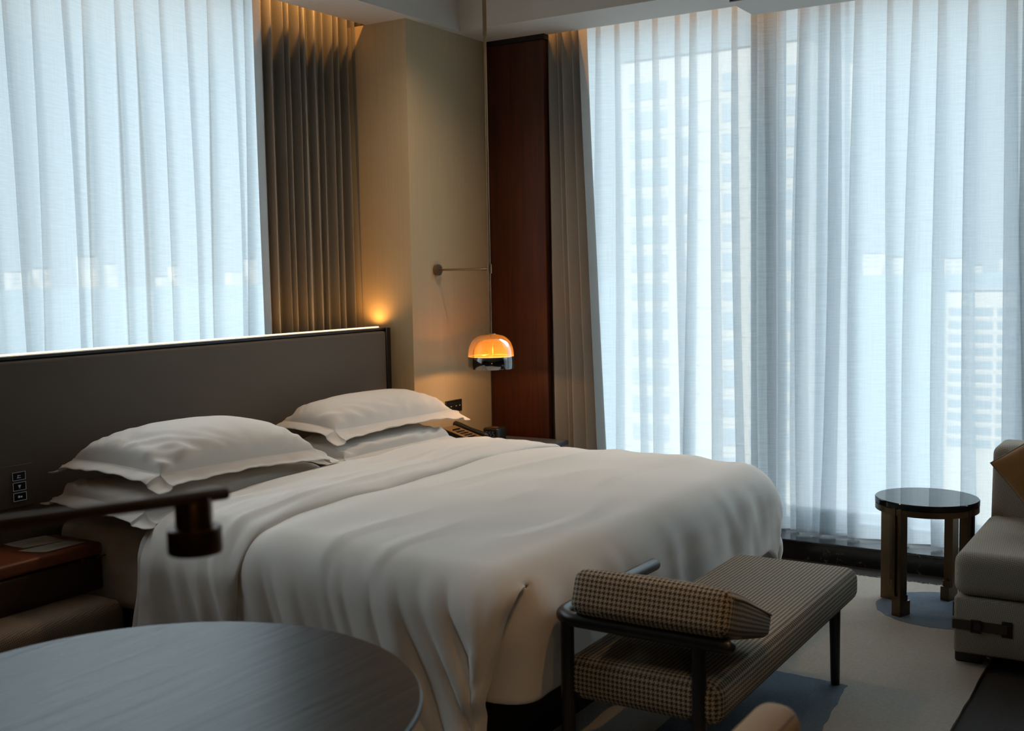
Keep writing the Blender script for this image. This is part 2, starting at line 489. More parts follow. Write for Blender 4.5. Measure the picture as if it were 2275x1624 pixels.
# warm light strips hidden in the two curtain pockets
lamp('pocket_light', 'AREA', (1.6, 3.885, 2.985), 30.0, WARM, shape='RECTANGLE', size=6.2, size_y=.012, rot=(math.radians(62), 0, 0))
lamp('pocket_light', 'AREA', (5.598, 1.0, 3.06), 30.0, WARM, shape='RECTANGLE', size=.012, size_y=5.2, rot=(0, math.radians(62), 0)).rotation_euler = (0, math.radians(-62), 0)

# ------------------------------------------------------------------ curtains
def fold_section(start, end, spacing, amp, width, rng, jitter=.25):
    """band centres and half widths along a curtain; fabric doubles back at each band"""
    n = max(2, round(abs(end-start)/spacing)); d = (end-start)/n
    out = []
    for k in range(n+1):
        out.append([start+d*k+rng.uniform(-jitter, jitter)*abs(d)*(0 if k in (0, n) else 1),
                    width*rng.uniform(.55, 1.45), amp*rng.uniform(.6, 1.25), rng.uniform(-1, 1), rng.uniform(0, 9)])
    return out

def curtain_mesh(axis, bands, plane, z0, z1, rows, grow, drift, rng, sub=7, offset=0.0, pinch=None, wav=.004, flare=0):
    """axis 'x' or 'y': direction the curtain runs. returns bmesh with uv"""
    bm = bmesh.new(); uvl = bm.loops.layers.uv.new('uv')
    sgn = 1 if bands[-1][0] > bands[0][0] else -1
    P = []; U = []
    for r in range(rows+1):
        z = z1+(z0-z1)*r/rows
        h = (z1-z)/max(.01, z1-z0)
        key = []
        for bi, (c, w, a, ph, sd) in enumerate(bands):
            c = c+flare*h*bi/max(1, len(bands)-1)
            if pinch is not None:
                ww = w*(pinch+(1-pinch)*min(1, h*1.0)**.8)
                aa = a*(.45+.55*min(1, h*2.5))
            else:
                ww, aa = w*(1+grow*h), a
            cc = c+drift*h*ph*.6+.35*drift*math.sin(h*3+sd)*h
            ww *= 1+.25*math.sin(h*4+sd*2)*h
            key.append((cc+sgn*ww, plane+aa)); key.append((cc-sgn*ww, plane-aa))
        pts = []
        K = [key[0]]+key+[key[-1]]
        for i in range(1, len(K)-2):
            p0, p1, p2, p3 = (np.array(K[i+d]) for d in (-1, 0, 1, 2))
            for s in range(sub):
                t = s/sub
                # flat-ish panels with rounded returns
                q = .5*((2*p1)+(-p0+p2)*t*.72+(2*p0*.72-4.44*p1+3.72*p2-p3*.72+.0*p1)*t*t*1.0+(-p0*.72+2.44*p1-2.44*p2+p3*.72+.28*0*p1)*t**3) if False else None
                m1 = (p2-p0)*.32; m2 = (p3-p1)*.32
                q = (2*t**3-3*t*t+1)*p1+(t**3-2*t*t+t)*m1+(-2*t**3+3*t*t)*p2+(t**3-t*t)*m2
                pts.append(q)
        pts.append(np.array(K[-1]))
        row = []; us = [0.0]
        for i, q in enumerate(pts):
            e = wav*nz(q[0]*9, z*1.6, 3.1)
            if axis == 'x': row.append((q[0], q[1]+offset+e, z))
            else: row.append((q[1]+offset+e, q[0], z))
            if i: us.append(us[-1]+float(np.hypot(*(q-pts[i-1]))))
        P.append(row); U.append(us)
    V = grid_mesh(bm, P)
    bm.verts.index_update()
    idx = {}
    for r in range(len(P)):
        for c in range(len(P[0])):
            idx[V[r][c]] = (U[rows//2][c], P[r][c][2])
    for f in bm.faces:
        for l in f.loops: l[uvl].uv = idx[l.vert]
    return bm

def curtain(name, label, cat, axis, a, b, spacing, plane, z0, z1, amp, width, seed, mat, rows=26, drift=.05, pinch=None,
            grow=.2, hem=0, group=None, jitter=.25, wav=.004, sub=7, flare=0):
    rng = random.Random(seed)
    bands = fold_section(a, b, spacing, amp, width, rng, jitter)
    o = link(name, curtain_mesh(axis, bands, plane, z0, z1, rows, grow, drift, rng, sub, 0, pinch, wav, flare), mat, None, True, 180)
    tag(o, label, cat, group)
    if hem:
        # the doubled hem: the same folds, a finger's width of extra cloth at the foot
        bmh = curtain_mesh(axis, bands, plane, z0, z1, rows, grow, drift, rng, sub, .004 if axis == 'x' else .004, pinch, wav)
        bmesh.ops.bisect_plane(bmh, geom=bmh.verts[:]+bmh.edges[:]+bmh.faces[:], plane_co=(0, 0, z0+hem), plane_no=(0, 0, 1), clear_outer=True)
        link('hem', bmh, mat, o, True, 180)
    return o

curtain('sheer_curtain', 'white sheer linen curtain across the window above the headboard', 'curtain', 'x', 1.9, 4.30, .135, 4.17,
        .60, 2.97, .034, .030, 11, 'sheer', drift=.07, pinch=.5, hem=.0, jitter=.3)
curtain('sheer_curtain', 'white sheer pleated curtain between the grey drape and the window post, behind the bed foot', 'curtain', 'y', 3.12, 1.60, .113, 5.785,
        .118, 2.97, .034, .019, 5, 'sheer', drift=.05, pinch=.55, hem=.135, jitter=.12)
curtain('sheer_curtain', 'white sheer curtain hanging behind the small round side table and the sofa', 'curtain', 'y', 1.80, -.9, .135, 5.745,
        .118, 2.97, .034, .027, 8, 'sheer', drift=.06, pinch=.5, hem=.135, jitter=.25)
curtain('drape', 'grey-brown lined drape with narrow folds, gathered behind the headboard beside the beige pillar', 'curtain', 'x', 4.13, 4.83, .066, 4.06,
        .6, 2.96, .040, .005, 3, 'drape', drift=.012, grow=.2, jitter=.22, wav=.003)
curtain('drape', 'grey-brown lined drape gathered beside the red-brown wood panel', 'curtain', 'y', 3.31, 3.065, .052, 5.685,
        .112, 2.96, .040, .005, 4, 'drape', drift=.016, grow=.5, jitter=.25, wav=.004, flare=-.105)

# ------------------------------------------------------------------ headboard
HB = thing('headboard', 'long taupe upholstered headboard in a black frame behind the bed', 'headboard', (3.2, 3.83, 0))
bx('upholstered_panel', (1.2, 4.745, 3.785, 3.83, .25, 1.215), 'headpan', HB, .014, 4)
bm = bmesh.new()
box(bm, 1.2, 4.79, 3.83, 3.875, .10, 1.232, bev=.003, seg=1)
box(bm, 4.752, 4.79, 3.79, 3.832, .10, 1.232, bev=.003, seg=1); box(bm, 1.2, 4.79, 3.80, 3.84, 1.219, 1.232, bev=.002, seg=1)
link('frame', bm, 'black', HB)
bx('light_strip', (1.2, 4.765, 3.852, 3.868, 1.232, 1.238), 'led', HB)
lamp('headboard_light', 'AREA', (3.1, 3.90, 1.245), 5.0, WARM, shape='RECTANGLE', size=3.3, size_y=.02, rot=(math.radians(180-14), 0, 0))
lamp('headboard_end_light', 'SPOT', (4.755, 3.90, 1.25), 2.0, WARM, spot_size=math.radians(150), spot_blend=1, shadow_soft_size=.01, rot=(math.radians(180), math.radians(25), 0))
# control panel with three outlined buttons
cp = bx('control_panel', (2.40, 2.575, 3.7815, 3.787, .665, .825), 'headpan', HB, .002, 1)
for zc in (.783, .744, .705):
    b = bx('button', (2.487, 2.541, 3.778, 3.7825, zc-.0155, zc+.0155), 'plastic', cp, .0015, 1)
    bm = bmesh.new()
    for (x0, x1, z0, z1) in ((2.487, 2.541, zc+.0142, zc+.0155), (2.487, 2.541, zc-.0155, zc-.0142), (2.487, 2.4883, zc-.0142, zc+.0142), (2.5397, 2.541, zc-.0142, zc+.0142)):
        box(bm, x0, x1, 3.7772, 3.7782, z0, z1)
    if zc > .77:      # bed-side figure
        for d in ((2.505, 2.521, zc-.007, zc-.005), (2.508, 2.510, zc-.005, zc+.004), (2.510, 2.520, zc+.001, zc+.003)): box(bm, d[0], d[1], 3.7772, 3.7782, d[2], d[3])
    elif zc > .72:    # lamp symbol
        for d in ((2.508, 2.520, zc+.003, zc+.005), (2.510, 2.518, zc-.002, zc+.003), (2.512, 2.516, zc-.007, zc-.004)): box(bm, d[0], d[1], 3.7772, 3.7782, d[2], d[3])
    else:
        for d in ((2.506, 2.513, zc-.004, zc+.004), (2.516, 2.523, zc-.004, zc+.002)): box(bm, d[0], d[1], 3.7772, 3.7782, d[2], d[3])
    link('button_marking', bm, 'ring', b, False)

# ------------------------------------------------------------------ bed
BED = thing('bed', 'wide double bed with white fitted sheet on a dark base', 'bed', (3.7, 2.7, 0))
bx('base', (2.74, 4.64, 1.80, 3.78, .06, .30), 'bedbase', BED, .02)
for (x, y) in ((2.85, 1.9), (4.6, 1.9), (2.85, 3.65), (4.6, 3.65)):
    tb('leg', [(x, y, 0), (x, y, .07)], .03, 'black', BED)
bm = bmesh.new(); box(bm, 2.665, 4.69, 1.73, 3.785, .27, .585)
bmesh.ops.bevel(bm, geom=[e for e in bm.edges], offset=.055, segments=5, profile=.5, affect='EDGES')
bmesh.ops.subdivide_edges(bm, edges=bm.edges[:], cuts=1)
bmesh.ops.subdivide_edges(bm, edges=[e for e in bm.edges if e.calc_length() > .2], cuts=9, use_grid_fill=True)
for v in bm.verts:
    c = v.co
    k = .010*nz(c.y*4+c.z*3, c.z*6, 1)+.006*ridge(c.y*7+c.z*9, c.z*5, 4)
    if c.x < 2.72: c.x -= k
    if c.z > .56: c.z += .5*k
link('mattress', bm, 'sheet', BED, True, 180)

# --- duvet
XN, XF, YF, R = 2.56, 4.75, 1.62, .125
ZT = .635
def drop(d, r):
    """distance past the start of an edge -> (outward, down)"""
    if d <= 0: return 0.0, 0.0
    if d < r*PI/2: return r*math.sin(d/r), r*(1-math.cos(d/r))
    return r, r+(d-r*PI/2)

def crown(x, y):
    a = max(0, min(1, (x-XN)/(XF-XN))); b = max(0, min(1, (y-YF)/1.7))
    z = .045*(1-(2*a-1)**4)*(1-(1-b)**5)
    z += .015*nz(x*2.1, y*2.6, .3)+.006*nz(x*4, y*6, 2.2)
    z += .015*max(0, ridge(x*1.1+y*.5, y*4.2, 7.7)-.5)      # soft creases running along the bed's width
    return z

def side_fold(b, dr, seed=0.0, lean=.55):
    k = min(1, dr/.22)
    s = b+lean*dr
    g = 1+1.1*math.exp(-((b-1.80)/.22)**2)
    w = .026*nz(s*5.5, dr*1.4, seed+.7)+.017*ridge(s*8+.3*nz(s*3, dr*2), dr*1.2, seed+2.4)+.011*ridge(s*17, dr*2.0, seed+5)+.005*ridge(s*34, dr*3, seed+8)
    w += (.009*math.sin(2*PI*(s*6.3+1.1*nz(s*2.1, dr*1.2, seed+4)))*(.6+.8*nz(s*1.7, .4, seed+6))
          + .0045*math.sin(2*PI*(s*15+1.3*nz(s*3, dr*2, seed+3)))*max(0, .4+1.2*nz(s*2.3, .9, seed+2)))
    w *= g
    return w*k

def duvet_point(a, b, bx_off=0.0, lift=0.0, hem_n=None):
    """a: unrolled distance across (0 at near rounding start, W at far start), b: world y"""
    Wt = (XF-R)-(XN+R)
    if a < 0:
        o, d = drop(-a, R)
        f = side_fold(b, d)
        x = XN+R-o-bx_off*min(1, d/.1)-f-.03*max(0, d-.1)
        z = ZT-d+crown(XN+R, b)*(1-min(1, d/.2))+lift*(1-min(1, d/R))
    elif a > Wt:
        o, d = drop(a-Wt, R)
        x = XF-R+o+bx_off+side_fold(b, d, 3.0)
        z = ZT-d+crown(XF-R, b)*(1-min(1, d/.2))+lift*(1-min(1, d/R))
    else:
        x = XN+R+a; z = ZT+crown(x, b)+lift
    return x, b, z

HN, HFAR = .46, .36      # hanging lengths past the rounding
Wt = (XF-R)-(XN+R)
acols = [-(R*PI/2+HN)+(R*PI/2+HN)*k/26 for k in range(26)] + [Wt*k/60 for k in range(61)] + [Wt+(R*PI/2+HFAR)*k/14 for k in range(1, 15)]
YB = 3.16
yst = YF+R
brows = [YB+(yst-YB)*k/120 for k in range(121)]
DUV = bmesh.new()
P = []
for b in brows:
    P.append([duvet_point(a, b) for a in acols])
FR = 22; KS = 5
FL = R*PI/2+.245
for k in range(1, FR+1):
    d = FL*k/FR
    row = []
    for a in acols:
        if a < 0:
            # the hanging near side carries straight on past the corner; only its top edge follows the foot's bend
            dN = d if k <= KS else FL*KS/FR+.005*(k-KS)/(FR-KS)
            dn_ = max(0, drop(-a, R)[1])
            q = min(1, -a/.15); q = q*q*(3-2*q)
            o, dd = drop(dN, R)
            x, y, z = duvet_point(a, yst)
            x2, y2, z2 = duvet_point(a, yst-dN*1.05)
            ys = y2+(.19*math.sqrt(dn_)-.02)*min(1, dN/.1)+.012*nz(dn_*9, 3.3)*min(1, dn_/.1)
            row.append((x+(x2+.03*(k/FR)**2*min(1, dn_/.1)-x)*q, (yst-o)*(1-q)+ys*q, (z-dd)*(1-q)+z2*q))
        else:
            o, dd = drop(d, R)
            x, _, z = duvet_point(a, yst)
            tt = (x-XN)/(XF-XN)
            wob = .014*nz(x*5+dd*2, dd*2.5, 9.2)+.010*ridge(x*7-dd*4, dd*2, 4.4)
            y = yst-o-wob*min(1, dd/.12)+.10*max(0, dd-.2)
            if a > Wt:
                x = x-.0; y = y
            row.append((x, y, z-dd*(1-.10*math.sin(tt*7)*.2)))
    P.append(row)
nb = len(brows)
na = sum(1 for a in acols if a < 0)
V = grid_mesh(DUV, P, skip=lambda r, c: (r >= nb-1+KS and c == na-1) )
# tucked corner: foot panel wraps back behind the hanging near side
prev = [V[r][na] for r in range(nb-1+KS, len(P))]
for (xx, yy) in ((2.645, 1.635), (2.615, 1.67), (2.60, 1.74), (2.605, 1.98)):
    cur = []
    for i, v in enumerate(prev):
        k = i/FR
        base = P[nb-1+KS+i][na]
        s = min(1, .02+k*3.0)
        cur.append(DUV.verts.new((base[0]+(xx-2.685)*s*.9, base[1]+(yy-1.62)*s, base[2]-.002-.004*(1-s))))
    for i in range(len(prev)-1):
        DUV.faces.new((cur[i], prev[i], prev[i+1], cur[i+1]))
    prev = cur
for f in DUV.faces: f.smooth = True
duv = link('duvet', DUV, 'linen', None, True, 180)
md = duv.modifiers.new('thick', 'SOLIDIFY'); md.thickness = .022; md.offset = -1
md = duv.modifiers.new('sub', 'SUBSURF'); md.levels = 1; md.render_levels = 1
tag(duv, 'white cotton duvet spread over the bed, hanging down its near side', 'duvet')

# turned-down band
FB = bmesh.new()
prof = []     # (y, lift)
y0, y1 = 2.665, 3.13
secs = [(y0+.035, -.004), (y0+.008, .006), (y0-.006, .020), (y0, .036), (y0+.03, .046)] + \
       [(y0+.05+(y1-.08-y0-.05)*k/40, .046+.006*math.sin(k*.18)) for k in range(41)] + \
       [(y1-.04, .043), (y1-.012, .028), (y1, .005), (y1-.005, -.02), (y1-.03, -.04)]
fcols = [a for a in acols if a > -(R*PI/2+HN-.01)]
P = []
for si, (yy, lf) in enumerate(secs):
    row = []
    for a in fcols:
        t = a/Wt
        wavy = .030*nz(t*3.1, 1.7)+.012*nz(t*9, 5.1)+.045*max(0, t)-.02
        wb = .014*nz(t*4.2, 7.7)+.05*max(0, t)
        e = (yy-y0)/(y1-y0)
        b = yy+wavy*(1-e)+wb*e
        x, y, z = duvet_point(a, b, bx_off=.030, lift=0)
        k = 1 if a >= 0 else max(0, 1-drop(-a, R)[1]/.1)
        z += lf*k*(1-.22*max(0, t))+.010*nz(t*6, yy*7, 3.3)*k+.008*max(0, ridge(t*2.2, yy*9, 1.1)-.3)*k
        if a < 0:
            x -= (lf-.02)*.6*(1-k)
        row.append((x, y, z))
    P.append(row)
grid_mesh(FB, P)
fold = link('turned_down_band', FB, 'linen', duv, True, 180)
md = fold.modifiers.new('sub', 'SUBSURF'); md.levels = 1; md.render_levels = 1

# --- pillows
def pillow(label, BL, FLc, FRc, BR, ht, hb, seed, arch=.02, skirt=.065, full=.55):
    n, nv = 56, 44
    BL, FLc, FRc, BR = map(Vector, (BL, FLc, FRc, BR))
    wlen = (FRc-FLc).length; dlen = (BL-FLc).length
    su, sv = 1-2*skirt/wlen, 1-2*skirt/dlen       # the stuffed part ends here; beyond it the flat border
    def pt(u, v, top):
        # pull the edge middles inwards so that corners stand out
        uu = u*(1-.02*(1-v*v)); vv = v*(1-.04*(1-u*u))
        a, b = (uu+1)/2, (vv+1)/2        # b: 0 front 1 back
        p = (FLc*(1-a)+FRc*a)*(1-b)+(BL*(1-a)+BR*a)*b
        p = p.copy()
        p.z += arch*((1-u*u)*abs(v)**3+(1-v*v)*abs(u)**3)
        x, y = min(1, abs(u)/su), min(1, abs(v)/sv)
        B = ((1-x**2.6)*(1-y**2.3))**full
        edge = max(abs(u)/su, abs(v)/sv)
        wr = 0
        # creases fan out from the seam and corners
        if B > 0:
            g = min(1, B*4)*(1-B)**1.2
            wr = .019*g*ridge(p.x*11+seed, p.y*3.5, seed)+.012*g*nz(p.x*6, p.y*6+seed, 2)+.024*(1-B)*min(1, B*3)*ridge(u*6+v*5*(1 if u*v > 0 else -1)+seed, (u-v)*1.5, seed*2)
        if edge >= 1:      # border ripple
            wv = min(1, (edge-1)/.06)
            wr = .010*wv*nz((u*wlen)*9, (v*dlen)*9, seed)+.004*wv*nz(u*wlen*24, v*dlen*24, seed)
            if abs(u)/su > 1.0 and abs(v)/sv > 1.0: wr -= .012*wv
        seam = -.005*math.exp(-((edge-1)/.02)**2)
        # the flat border hangs down from the stuffed part
        p.z += .030*max(0, 1-max(0, edge-1)/(1/max(su, sv)-1+.02))
        if top: p.z += (ht-.03)*B+wr+seam+.0035
        else: p.z += -hb*B+wr*(1 if edge >= 1 else .3)-seam-.0035*(1 if edge >= 1 else 0)
        return p
    bm = bmesh.new()
    def spread(n, s):
        m = n-8
        k = [-1, -1+(1-s)*.35, -1+(1-s)*.7, -s-.004]+[-s*math.cos(PI*i/m) * 1.0 for i in range(m+1)]+[s+.004, 1-(1-s)*.7, 1-(1-s)*.35, 1]
        return k
    us, vs = spread(n, su), spread(nv, sv)
    T = grid_mesh(bm, [[pt(u, v, True) for u in us] for v in vs])
    Bm = grid_mesh(bm, [[pt(u, v, False) for u in reversed(us)] for v in vs])
    # close the rim
    C, Rr = len(us), len(vs)
    for r in range(Rr-1):
        bm.faces.new((T[r+1][0], T[r][0], Bm[r][C-1], Bm[r+1][C-1])[::1])
        bm.faces.new((T[r][C-1], T[r+1][C-1], Bm[r+1][0], Bm[r][0]))
    for c in range(C-1):
        bm.faces.new((T[0][c], T[0][c+1], Bm[0][C-2-c], Bm[0][C-1-c])[::-1])
        bm.faces.new((T[Rr-1][c+1], T[Rr-1][c], Bm[Rr-1][C-1-c], Bm[Rr-1][C-2-c])[::-1])
    bmesh.ops.recalc_face_normals(bm, faces=bm.faces[:])
    o = link('pillow', bm, 'linen', None, True, 180)
    md = o.modifiers.new('sub', 'SUBSURF'); md.levels = 1; md.render_levels = 1
    return tag(o, label, 'pillow', 'white bordered pillows on the bed')
pillow('white bordered pillow lying under another, at the end of the bed by the leather case', (2.54, 3.71, .69), (2.53, 3.12, .655), (3.58, 3.06, .652), (3.52, 3.74, .66), .085, .05, 1.3, arch=.0, full=.3)
pillow('plump white bordered pillow on top of the stack nearest the leather case', (2.58, 3.71, .80), (2.62, 3.13, .765), (3.53, 3.07, .745), (3.5, 3.74, .80), .17, .045, 4.1, arch=.025)
pillow('white bordered pillow lying under another, on the side by the telephone', (3.76, 3.76, .68), (3.76, 3.25, .65), (4.72, 3.25, .65), (4.72, 3.76, .68), .085, .05, 2.2, arch=.0, full=.3)
pillow('plump white bordered pillow on top of the stack on the telephone side', (3.76, 3.76, .80), (3.81, 3.34, .755), (4.84, 3.30, .752), (4.78, 3.76, .80), .155, .045, 6.4, arch=.03)

# ------------------------------------------------------------------ bedside case at the left
NS = thing('bedside_case', 'oxblood leather box bedside unit on a brown woven base, left of the bed', 'nightstand', (2.2, 3.55, 0))
o = bx('woven_base', (1.2, 2.615, 3.315, 3.78, .02, .355), 'tweed', NS, .045, 5); box_uv(o)
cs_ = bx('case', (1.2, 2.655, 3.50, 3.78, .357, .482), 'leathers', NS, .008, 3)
ld_ = bx('lid', (1.2, 2.657, 3.497, 3.78, .486, .535), 'leather', NS, .014, 4)
cl = tb('clasp', [(2.62, 3.492, .483), (2.668, 3.492, .483), (2.672, 3.50, .485), (2.668, 3.512, .485)], .0035, 'brass', cs_, 8)
bx('latch', (2.555, 2.567, 3.493, 3.50, .478, .490), 'brass', ld_)

def card(label, c, mat, lines, heading):
    cs = [Vector((x, y, .5365)) for x, y in c]
    bm = bmesh.new()
    n = 8
    g = []
    for i in range(n+1):
        row = []
        for j in range(n+1):
            u, v = i/n, j/n
            p = (cs[0]*(1-u)+cs[1]*u)*(1-v)+(cs[3]*(1-u)+cs[2]*u)*v
            p.z += .0015*(2*u-1)**2*(1-v)
            row.append(p)
        g.append(row)
    grid_mesh(bm, g)
    o = link('card', bm, mat, None, True, 180)
    md = o.modifiers.new('t', 'SOLIDIFY'); md.thickness = .0006
    tag(o, label, 'card')
    bm = bmesh.new()
    def bar(u0, u1, v0, v1):
        q = []
        for u, v in ((u0, v0), (u1, v0), (u1, v1), (u0, v1)):
            p = (cs[0]*(1-u)+cs[1]*u)*(1-v)+(cs[3]*(1-u)+cs[2]*u)*v
            p.z += .0015*(2*u-1)**2*(1-v)+.0009; q.append(bm.verts.new(p))
        bm.faces.new(q)
    for (u0, u1, v0, v1) in lines: bar(u0, u1, v0, v1)
    link('print', bm, 'ink', o, False)
    return o
rl = random.Random(2)
ln = [(.14+.055*k, .155+.055*k, .10, .45+.45*rl.random()) for k in range(10)]
card('cream printed card lying on the leather lid, the one nearer the headboard', [(2.44, 3.800), (2.437, 3.655), (2.595, 3.635), (2.612, 3.775)][::1], 'paper', ln, None).location.z = 0
card('white printed card lying on the leather lid nearer its front edge', [(2.40, 3.640), (2.44, 3.53), (2.618, 3.54), (2.598, 3.632)], 'paperw',
     [(.25, .29, .44, .47), (.25, .29, .50, .53), (.46, .475, .25, .75), (.54, .555, .2, .8), (.62, .635, .2, .8)], None)

# ------------------------------------------------------------------ bedside table at the right with telephone and clock
RT = thing('bedside_table', 'dark bedside table in the corner by the wood panel', 'nightstand', (5.2, 3.4, 0))
bx('top', (4.90, 5.56, 3.12, 3.66, .525, .55), 'slate', RT, .003, 1)
bx('body', (4.93, 5.54, 3.15, 3.655, .05, .525), 'black', RT, .003, 1)
bx('drawer', (4.95, 5.52, 3.135, 3.15, .30, .50), 'black', RT, .003, 1)
bx('plinth', (4.96, 5.50, 3.20, 3.64, 0, .05), 'black', RT)

PH = thing('telephone', 'black desk telephone with a gold face and black keys', 'telephone', (5.03, 3.5, .55))
def slope_box(bm, x0, x1, y0, y1, zf, zb, th, bev=0):
    vs = box(bm, x0, x1, y0, y1, 0, 1)
    allv = [v for v in bm.verts]
    for v in vs:
        k = (v.co.y-y0)/(y1-y0); top = v.co.z > .5
        zt = zf+(zb-zf)*k
        v.co.z = zt if top else zt-th
bm = bmesh.new(); slope_box(bm, 4.965, 5.135, 3.40, 3.60, .612, .665, .02)
vs = box(bm, 4.975, 5.125, 3.44, 3.60, .551, .60)
pb_ = link('body', bm, 'plastic', PH, False)
bm = bmesh.new(); slope_box(bm, 4.972, 5.095, 3.408, 3.592, .6155, .6675, .004); fp_ = link('faceplate', bm, 'gold', PH, False)
bm = bmesh.new()
for i in range(3):
    for j in range(4):
        y = 3.425+.026*j; x = 5.0+.024*i; z = .6155+(y-3.408)/(3.592-3.408)*.052
        box(bm, x, x+.016, y, y+.017, z, z+.006)
box(bm, 5.0, 5.062, 3.532, 3.540, .652, .660)
link('keypad', bm, 'plastic', fp_, False)
bm = bmesh.new()
tube(bm, [(5.118, 3.40, .616), (5.118, 3.43, .625), (5.118, 3.50, .645), (5.118, 3.57, .664), (5.118, 3.60, .670)], [.018, .017, .013, .017, .018], 12, (True, True))
link('handset', bm, 'plastic', PH)

CK = thing('alarm_clock', 'small black cube clock with dim white digits beside the telephone', 'clock', (5.27, 3.44, .55))
ck_ = bx('case', (5.215, 5.315, 3.385, 3.485, .551, .645), 'plastic', CK, .012, 4)
bm = bmesh.new(); lathe(bm, [(.001, .648), (.026, .648), (.028, .646), (.028, .643)], 5.265, 3.435, 24, True)
link('dial', bm, 'brass', ck_)
bm = bmesh.new()
SEG = {'5': 'afgcd', '1': 'bc', ':': ':'}
def digit(bm, ch, y0, z0, w=.013, h=.026, t=.0022, x=5.2135):
    D = {'a': (0, w, h-t, h), 'g': (0, w, h/2-t/2, h/2+t/2), 'd': (0, w, 0, t), 'f': (w-t, w, h/2, h), 'b': (0, t, h/2, h), 'e': (w-t, w, 0, h/2), 'c': (0, t, 0, h/2)}
    for s in SEG[ch]:
        a, b, c, d = D[s]; box(bm, x, x+.0012, y0+a, y0+b, z0+c, z0+d)
for y in (3.448, 3.426, 3.406): digit(bm, '5', y, .598)
for z in (.605, .616): box(bm, 5.2135, 5.2147, 3.4425, 3.4445, z, z+.0025)
link('display', bm, 'digit', ck_, False)

SK = thing('socket_plate', 'black switch and socket plate on the beige pillar above the telephone', 'socket', (5.19, 3.66, .76))
bx('plate', (5.11, 5.268, 3.658, 3.668, .728, .797), 'plastic', SK, .002, 1)
for x in (5.155, 5.205, 5.240):
    so_ = bx('socket', (x-.014, x+.014, 3.656, 3.659, .742, .782), 'plastic', SK, .001, 1)
    bx('contact_mark', (x-.005, x+.005, 3.6548, 3.6565, .7605, .7645), 'white', so_)

# ------------------------------------------------------------------ pendant lamp
PX, PY = 5.056, 3.313
PD = thing('pendant_lamp', 'brass rod pendant lamp with an amber glass dome and smoked chrome ring', 'lamp', (PX, PY, 1.0))
tb('rod', [(PX, PY, 1.17), (PX, PY, ZS+.35)], .0075, 'brass', PD, 12)
tb('sleeve', [(PX, PY, 2.775), (PX, PY, ZS+.345)], .0105, 'brass', PD, 12)
tb('clamp', [(PX, PY, 1.515), (PX, PY, 1.565)], .014, 'brass', PD, 16)
tb('arm', [(PX, PY+.008, 1.540), (PX, 3.655, 1.540)], .0062, 'brass', PD, 12)
tb('arm_socket', [(PX, PY+.01, 1.540), (PX, PY+.05, 1.540)], .009, 'brass', PD, 12)
bm = bmesh.new(); tube(bm, [(PX, 3.646, 1.540), (PX, 3.667, 1.540)], .031, 32); link('wall_plate', bm, 'brass', PD)
dome = [(.018, 1.185), (.045, 1.183), (.070, 1.176), (.092, 1.162), (.108, 1.142), (.118, 1.118), (.1235, 1.092), (.125, 1.066)]
bm = bmesh.new(); lathe(bm, dome+[(.1232, 1.066), (.1217, 1.092), (.116, 1.117), (.1065, 1.141), (.091, 1.160), (.0695, 1.174), (.045, 1.181), (.018, 1.183)], PX, PY, 64)
link('glass_dome', bm, 'amber', PD, True, 60)
bm = bmesh.new(); lathe(bm, [(.1245, 1.066), (.1262, 1.064), (.1265, 1.004), (.1245, .999), (.1225, 1.003), (.1215, 1.060), (.1225, 1.066), (.1245, 1.066)], PX, PY, 64)
link('chrome_ring', bm, 'chrome', PD, True, 60)
bm = bmesh.new(); lathe(bm, [(.120, 1.0675), (.122, 1.0685), (.1235, 1.0675), (.122, 1.066), (.120, 1.0675)], PX, PY, 64); link('glow_ring', bm, 'bulb', PD)
tb('stem', [(PX, PY, 1.036), (PX, PY, 1.183)], .0125, 'brass', PD, 16)
bm = bmesh.new(); lathe(bm, [(.001, 1.192), (.028, 1.190), (.030, 1.186), (.018, 1.183)], PX, PY, 32); link('cap', bm, 'brass', PD)
lamp('pendant_bulb', 'POINT', (PX, PY, 1.024), 5.2, (1, .46, .12), shadow_soft_size=.012)
lamp('pendant_bulb', 'POINT', (PX+.03, PY-.03, 1.095), 1.5, (1, .52, .19), shadow_soft_size=.015)

# ------------------------------------------------------------------ bench
BN = thing('bench', 'houndstooth bench with a black tube frame at the foot of the bed', 'bench', (3.3, 1.3, 0))
o = bx('seat', (2.665, 4.03, 1.055, 1.535, .303, .425), 'hound', BN, .042, 6); box_uv(o)
RB = .0205
rail = [(2.672, 1.035, .532), (2.668, 1.20, .535), (2.664, 1.36, .538)] + arc_pts((2.662, 1.47, .540), (2.662, 1.545, .540), (2.735, 1.545, .540), 7) + [(2.95, 1.548, .538), (3.16, 1.55, .535), (3.335, 1.55, .532)]
tb('rail', rail, RB, 'blackmetal', BN, 20, (True, True))
for (x, y, zt) in ((2.672, 1.115, .53), (2.665, 1.508, .535)):
    tb('leg', [(x, y, .014), (x, y, zt)], .0195, 'blackmetal', BN, 16, (True, False))
for (x, y) in ((3.915, 1.110), (3.915, 1.50)):
    tb('leg', [(x, y, .014), (x-.012, y, .32)], [.016, .0205], 'blackmetal', BN, 16, (True, False))
tb('underframe', [(2.668, 1.13, .318), (3.90, 1.13, .318)], .014, 'blackmetal', BN, 10)
tb('underframe', [(2.668, 1.49, .318), (3.90, 1.49, .318)], .014, 'blackmetal', BN, 10)

